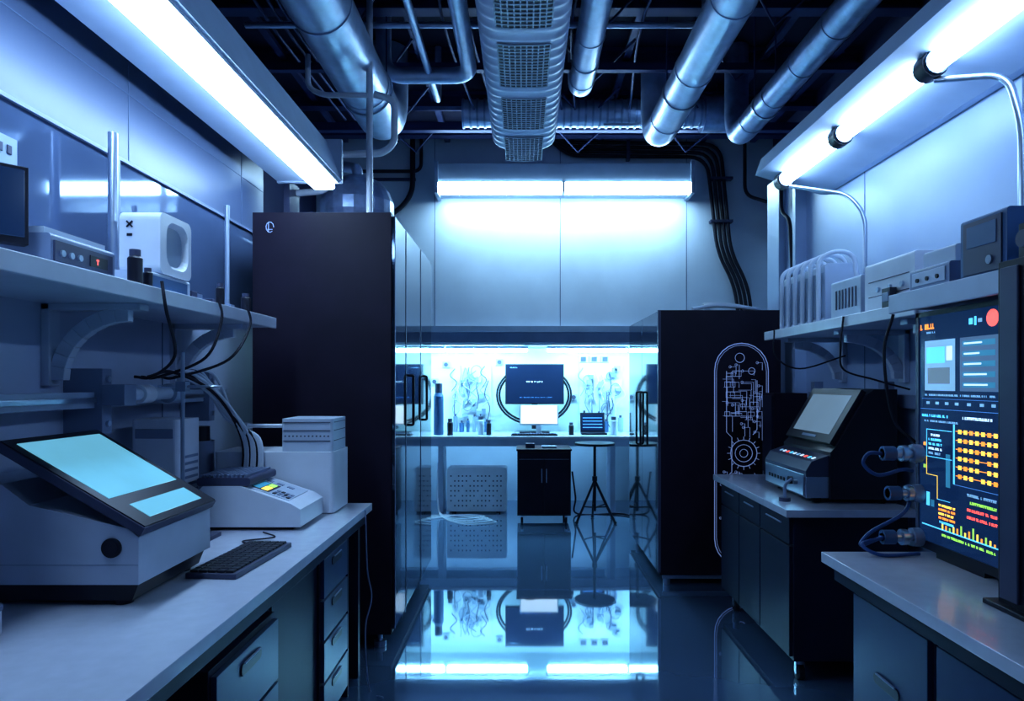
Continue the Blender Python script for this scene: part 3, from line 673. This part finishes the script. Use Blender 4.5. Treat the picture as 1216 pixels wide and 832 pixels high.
# right mid-shelf objects
Z=1.864
b=B("filter_module_rack")
for i in range(6):
    y=3.76+i*.108; b.rbox(1.66,1.82,y,y+.065,Z+.0,Z+.33,"white_dim",r=.02)
    b.box(1.655,1.66,y+.01,y+.055,Z+.03,Z+.28,"trim_grey")
    b.tube([(1.64,y+.035,Z+.01),(1.64,y+.035,Z+.36),(1.72,y+.0,Z+.40),(1.82,y,Z+.38),(1.84,y,Z+.2)],.013,"cable_white",fil=.07)
b.box(1.65,1.85,3.75,4.40,Z,Z+.02,"white_dim")
b.done(.002)
b=B("power_supply_box"); b.rbox(1.64,1.92,3.32,3.64,Z,Z+.20,"white_dim",r=.012); 
for i in range(7): b.box(1.636,1.64,3.36+i*.035,3.375+i*.035,Z+.05,Z+.15,"grey_dark")
b.box(1.66,1.9,3.316,3.32,Z+.03,Z+.05,"grey_dark"); b.done(.002)
b=B("power_supply_box"); b.rbox(1.64,1.92,2.86,3.28,Z,Z+.23,"white_plastic",r=.012); b.box(1.636,1.64,2.9,3.24,Z+.14,Z+.145,"grey_dark"); b.box(1.636,1.64,2.9,3.24,Z+.07,Z+.075,"grey_dark")
for y in(2.95,3.05,3.15): b.cyl((1.63,y,Z+.10),(1.64,y,Z+.10),.012,"steel",12)
b.done(.002)
b=B("sensor_module"); b.box(1.60,1.63,2.98,3.05,Z,Z+.09,"black_plastic"); b.box(1.596,1.60,2.99,3.04,Z+.03,Z+.07,"grey_plastic"); b.done(.003)
Z=1.872
b=B("signal_amplifier"); b.rbox(1.46,1.75,2.34,2.58,Z,Z+.085,"grey_plastic",r=.01); b.box(1.456,1.46,2.36,2.56,Z+.02,Z+.07,"white_dim"); b.rbox(1.50,1.72,2.37,2.56,Z+.085,Z+.15,"white_dim",r=.01)
for y in(2.4,2.46,2.52): b.cyl((1.45,y,Z+.04),(1.456,y,Z+.04),.008,"black_plastic",10)
b.done(.002)
b=B("blue_instrument_case"); b.rbox(1.46,1.78,2.06,2.28,Z,Z+.20,"blue_box",r=.012); b.box(1.455,1.46,2.08,2.26,Z+.015,Z+.185,"grey_dark"); b.box(1.453,1.455,2.10,2.24,Z+.10,Z+.17,"blue_box"); b.cyl((1.45,2.13,Z+.05),(1.455,2.13,Z+.05),.014,"steel"); b.done(.003)
b=B("small_camera_module"); b.box(1.45,1.55,1.92,2.0,Z,Z+.13,"black_plastic"); b.cyl((1.43,1.96,Z+.08),(1.45,1.96,Z+.08),.025,"grey_dark"); b.done(.003)
b=B("dangling_cables")
b.curve([(1.57,3.35,1.86),(1.56,3.36,1.7),(1.62,3.45,1.6),(1.8,3.5,1.55),(1.98,3.5,1.5)],.005,"rubber")
b.curve([(1.43,2.64,1.80),(1.40,2.65,1.65),(1.45,2.68,1.4),(1.52,2.64,1.3)],.006,"rubber")
b.curve([(1.56,4.25,1.86),(1.57,4.25,1.7),(1.7,4.2,1.62),(1.98,4.2,1.7)],.005,"rubber"); b.done()
b=B("instrument_rail"); b.box(XR-.05,XR-.01,2.8,4.8,1.40,1.47,"grey_plastic")
for y in (2.9,3.8,4.7): b.box(XR-.06,XR,y-.03,y+.03,1.33,1.54,"grey_plastic")
b.done(.002)

# ---------------------------------------------------------------- alcove
b=B("alcove_workbench"); b.box(AX0+.01,AX1-.01,7.97,8.84,.865,.90,"bench_top"); b.box(AX0+.01,AX1-.01,8.02,8.05,.78,.865,"white_dim")
for x in (-1.45,-.98,1.05,1.85): b.box(x-.03,x+.03,8.05,8.40,0,.865,"white_dim")
b.done(.003)
b=B("computer_monitor"); b.box(-.23,.50,8.50,8.54,1.26,1.76,"black_plastic"); b.box(-.215,.485,8.496,8.50,1.275,1.745,"scr_dark")
b.text((0,8.495,0),(1,0,0),(0,0,1),(0,-1,0),.03,.24,1.53,.018,"e_white"); b.text((0,8.495,0),(1,0,0),(0,0,1),(0,-1,0),-.05,.35,1.34,.010,"e_blue")
b.text((0,8.495,0),(1,0,0),(0,0,1),(0,-1,0),-.18,-.08,1.71,.010,"e_pale")
b.box(.10,.17,8.54,8.60,.95,1.5,"black_plastic"); b.box(-.05,.32,8.48,8.68,.90,.915,"black_plastic"); b.done(.003)
b=B("cable_hoop")
for dr in (0,.03): b.tube([(.13+(.47-dr)*math.cos(2*math.pi*i/36),8.64+dr,1.37+(.37-dr)*math.sin(2*math.pi*i/36)) for i in range(36)],.014,"rubber",closed=True)
b.box(.1,.16,8.66,8.84,1.68,1.76,"rubber"); b.done()
b=B("desktop_computer"); b.box(-.05,.42,8.28,8.31,1.01,1.26,"white_plastic"); b.box(-.035,.405,8.277,8.28,1.03,1.25,"scr_white"); b.box(.15,.22,8.31,8.33,.92,1.1,"white_plastic"); b.box(.08,.29,8.24,8.38,.90,.91,"white_plastic"); b.done(.002)
b=B("keyboard"); b.box(-.15,.40,8.05,8.20,.90,.918,"black_plastic")
for i in range(16):
    for j in range(4): b.box(-.14+i*.033,-.113+i*.033,8.06+j*.033,8.085+j*.033,.918,.925,"grey_dark")
b.done()
b=B("laptop_computer"); b.box(.70,1.0,8.2,8.42,.90,.92,"black_plastic"); M=Matrix.Translation((0,8.42,.92))@Matrix.Rotation(math.radians(-12),4,'X'); b.box(.70,1.0,0,.012,0,.24,"black_plastic",M); b.box(.715,.985,-.003,0,.015,.225,"scr_dark",M)
for i in range(4): b.box(.73,.97,-.004,-.003,.05+i*.04,.06+i*.04,"e_blue",M)
b.done(.001)
bottle("gas_cylinder",-1.03,8.25,.90,.06,.62,"blue_box"); bottle("reagent_bottle",-.88,8.15,.90,.035,.2); bottle("reagent_bottle",-.42,8.2,.90,.03,.18)
bottle("reagent_bottle",.57,8.2,.90,.03,.15); bottle("reagent_bottle",-.52,8.25,.90,.04,.22,"white_dim"); bottle("reagent_bottle",1.08,8.2,.90,.04,.22,"white_dim")
def apparatus(name,x0,x1):
    b=B(name)
    b.box(x0,x1,8.82,8.838,1.0,1.78,"white_plastic")
    for k in range(16):
        xa=random.uniform(x0+.02,x1-.02); za=random.uniform(1.35,1.76); L=random.uniform(.2,.45); dx=random.uniform(-.08,.08)
        b.curve([(xa,8.80,za),(xa+dx,8.74,za-L*.4),(xa-dx*.5,8.76,za-L*.8),(xa+dx*.6,8.72,max(.92,za-L*1.3))],.006,random.choice(["trim_grey","cable_white","grey_plastic","grey_dark"]))
    for k in range(7):
        cx=random.uniform(x0+.08,x1-.08); cz=random.uniform(1.15,1.7); r=random.uniform(.03,.07)
        b.tube([(cx+r*math.cos(t*.524),8.79,cz+r*1.2*math.sin(t*.524)) for t in range(12)],.006,random.choice(["grey_plastic","trim_grey"]),closed=True,seg=6)
    for k in range(14):
        cx=random.uniform(x0+.05,x1-.1); cz=random.uniform(1.0,1.7); w_=random.uniform(.03,.09); h_=random.uniform(.03,.08)
        b.box(cx,cx+w_,8.76,8.83,cz,cz+h_,random.choice(["white_dim","trim_grey","grey_plastic","trim_grey"]))
    for k in range(6):
        cx=x0+.05+(x1-x0-.1)*k/5; h=random.uniform(.1,.25); r=random.uniform(.02,.035); b.cyl((cx,8.68,.90),(cx,8.68,.90+h),r,random.choice(["grey_plastic","trim_grey","blue_box"]),12); b.cyl((cx,8.68,.90+h),(cx,8.68,.93+h),r*.5,"grey_dark",8)
    b.done()
apparatus("tubing_apparatus_panel",-.92,-.42); apparatus("tubing_apparatus_panel",.72,1.28)
b=B("gauge_panel"); 
for x in (.72,.86,1.0): b.box(x,x+.10,8.81,8.84,1.79,1.87,"white_plastic"); b.box(x+.015,x+.085,8.805,8.81,1.80,1.86,"grey_dark")
b.done(.002)
b=B("gauge_panel")
for x,z in ((-1.2,1.5),(-1.05,1.72),(-.36,1.75),(.6,1.3),(1.4,1.5),(1.4,1.7)): b.box(x,x+.09,8.81,8.84,z,z+.08,"white_dim"); b.cyl((x+.045,8.80,z+.04),(x+.045,8.81,z+.04),.028,"grey_dark",14)
b.done(.002)
b=B("perforated_storage_crate"); b.rbox(-.90,-.20,7.99,8.30,.02,.53,"crate_white",r=.03)
for x in(-.82,-.3): 
    for y in(8.03,8.26): b.cyl((x,y,0),(x,y,.03),.025,"rubber")
for i in range(14):
    for j in range(7):
        if (i*7+j*3)%5: b.box(-.86+i*.045,-.845+i*.045,7.986,7.99,.08+j*.058,.096+j*.058,"grey_dark")
b.done()
b=B("black_pedestal_cabinet"); b.box(-.07,.51,7.38,7.86,.09,.79,"black_plastic"); b.box(-.08,.52,7.37,7.87,.79,.81,"cab_black")
b.box(-.055,.215,7.365,7.38,.11,.77,"cab_black"); b.box(.225,.495,7.365,7.38,.11,.77,"cab_black")
b.box(.19,.20,7.35,7.365,.45,.60,"steel"); b.box(.24,.25,7.35,7.365,.45,.60,"steel"); b.box(-.05,.49,7.36,7.365,.70,.705,"grey_plastic")
for x in(-.02,.46):
    for y in(7.43,7.81): b.cyl((x-.012,y,.035),(x+.012,y,.035),.035,"rubber",14); b.cyl((x,y,.05),(x,y,.09),.015,"steel",8)
b.done(.004)
b=B("small_lab_tray"); b.box(.02,.12,7.5,7.6,.81,.86,"grey_dark"); b.box(.2,.36,7.5,7.62,.81,.83,"grey_plastic"); b.done(.003)
b=B("tripod_stool"); cx,cy=.78,7.5
b.cyl((cx,cy,.845),(cx,cy,.87),.22,"black_plastic",32); b.cyl((cx,cy,.12),(cx,cy,.85),.016,"black_plastic",12); b.cyl((cx,cy,.45),(cx,cy,.50),.028,"black_plastic",12)
for a in (90,210,330,30):
    t=math.radians(a); ex,ey=cx+.24*math.cos(t),cy+.24*math.sin(t)
    b.tube([(cx,cy,.46),(ex,ey,.015)],.013,"black_plastic"); b.tube([(cx,cy,.16),(cx+.15*math.cos(t),cy+.15*math.sin(t),.18)],.008,"black_plastic"); b.ball((ex,ey,.015),.02,.02,.015,"rubber",10,6)
b.done()
b=B("floor_cables")
for k in range(4):
    b.curve([(-1.0,7.93-.02*k,.60-.08*k),(-.99,7.88-.02*k,.15),(-.93,7.82-.03*k,.012),(-.72+.03*k,7.62-.10*k,.012),(-.45+.05*k,7.72-.09*k,.012),(-.62-.06*k,7.86-.02*k,.012),(-.95,7.68+.05*k,.012),(-1.2,7.55+.08*k,.012)],.0055,"cable_white")
b.done()
b=B("power_cord"); b.curve([(.56,7.9,.5),(.6,7.9,.2),(.62,7.9,.012),(1.1,7.9,.012),(1.25,7.7,.012)],.01,"rubber"); b.done()
b=B("dangling_cables"); b.curve([(-.79,3.4,.90),(-.785,3.42,.6),(-.77,3.45,.45),(-.79,3.4,.3),(-.77,3.4,.012),(-.68,3.3,.012)],.004,"grey_plastic"); b.done()

# ---------------------------------------------------------------- world + camera
w=bpy.data.worlds.new("World"); scene.world=w; w.use_nodes=True
w.node_tree.nodes["Background"].inputs[0].default_value=(0.02,0.04,0.1,1); w.node_tree.nodes["Background"].inputs[1].default_value=0.5
cam=bpy.data.cameras.new("camera"); co=bpy.data.objects.new("camera",cam); scene.collection.objects.link(co)
co.location=(0,0,1.54); co.rotation_euler=(math.radians(90),0,0)
cam.sensor_width=36; cam.lens=23.98; cam.shift_x=-14/1216; cam.shift_y=37/1216; cam.clip_start=.05
scene.camera=co
scene.view_settings.view_transform='Standard'; scene.view_settings.exposure=0
try: scene.view_settings.look='Medium High Contrast'
except Exception: scene.view_settings.look='None'
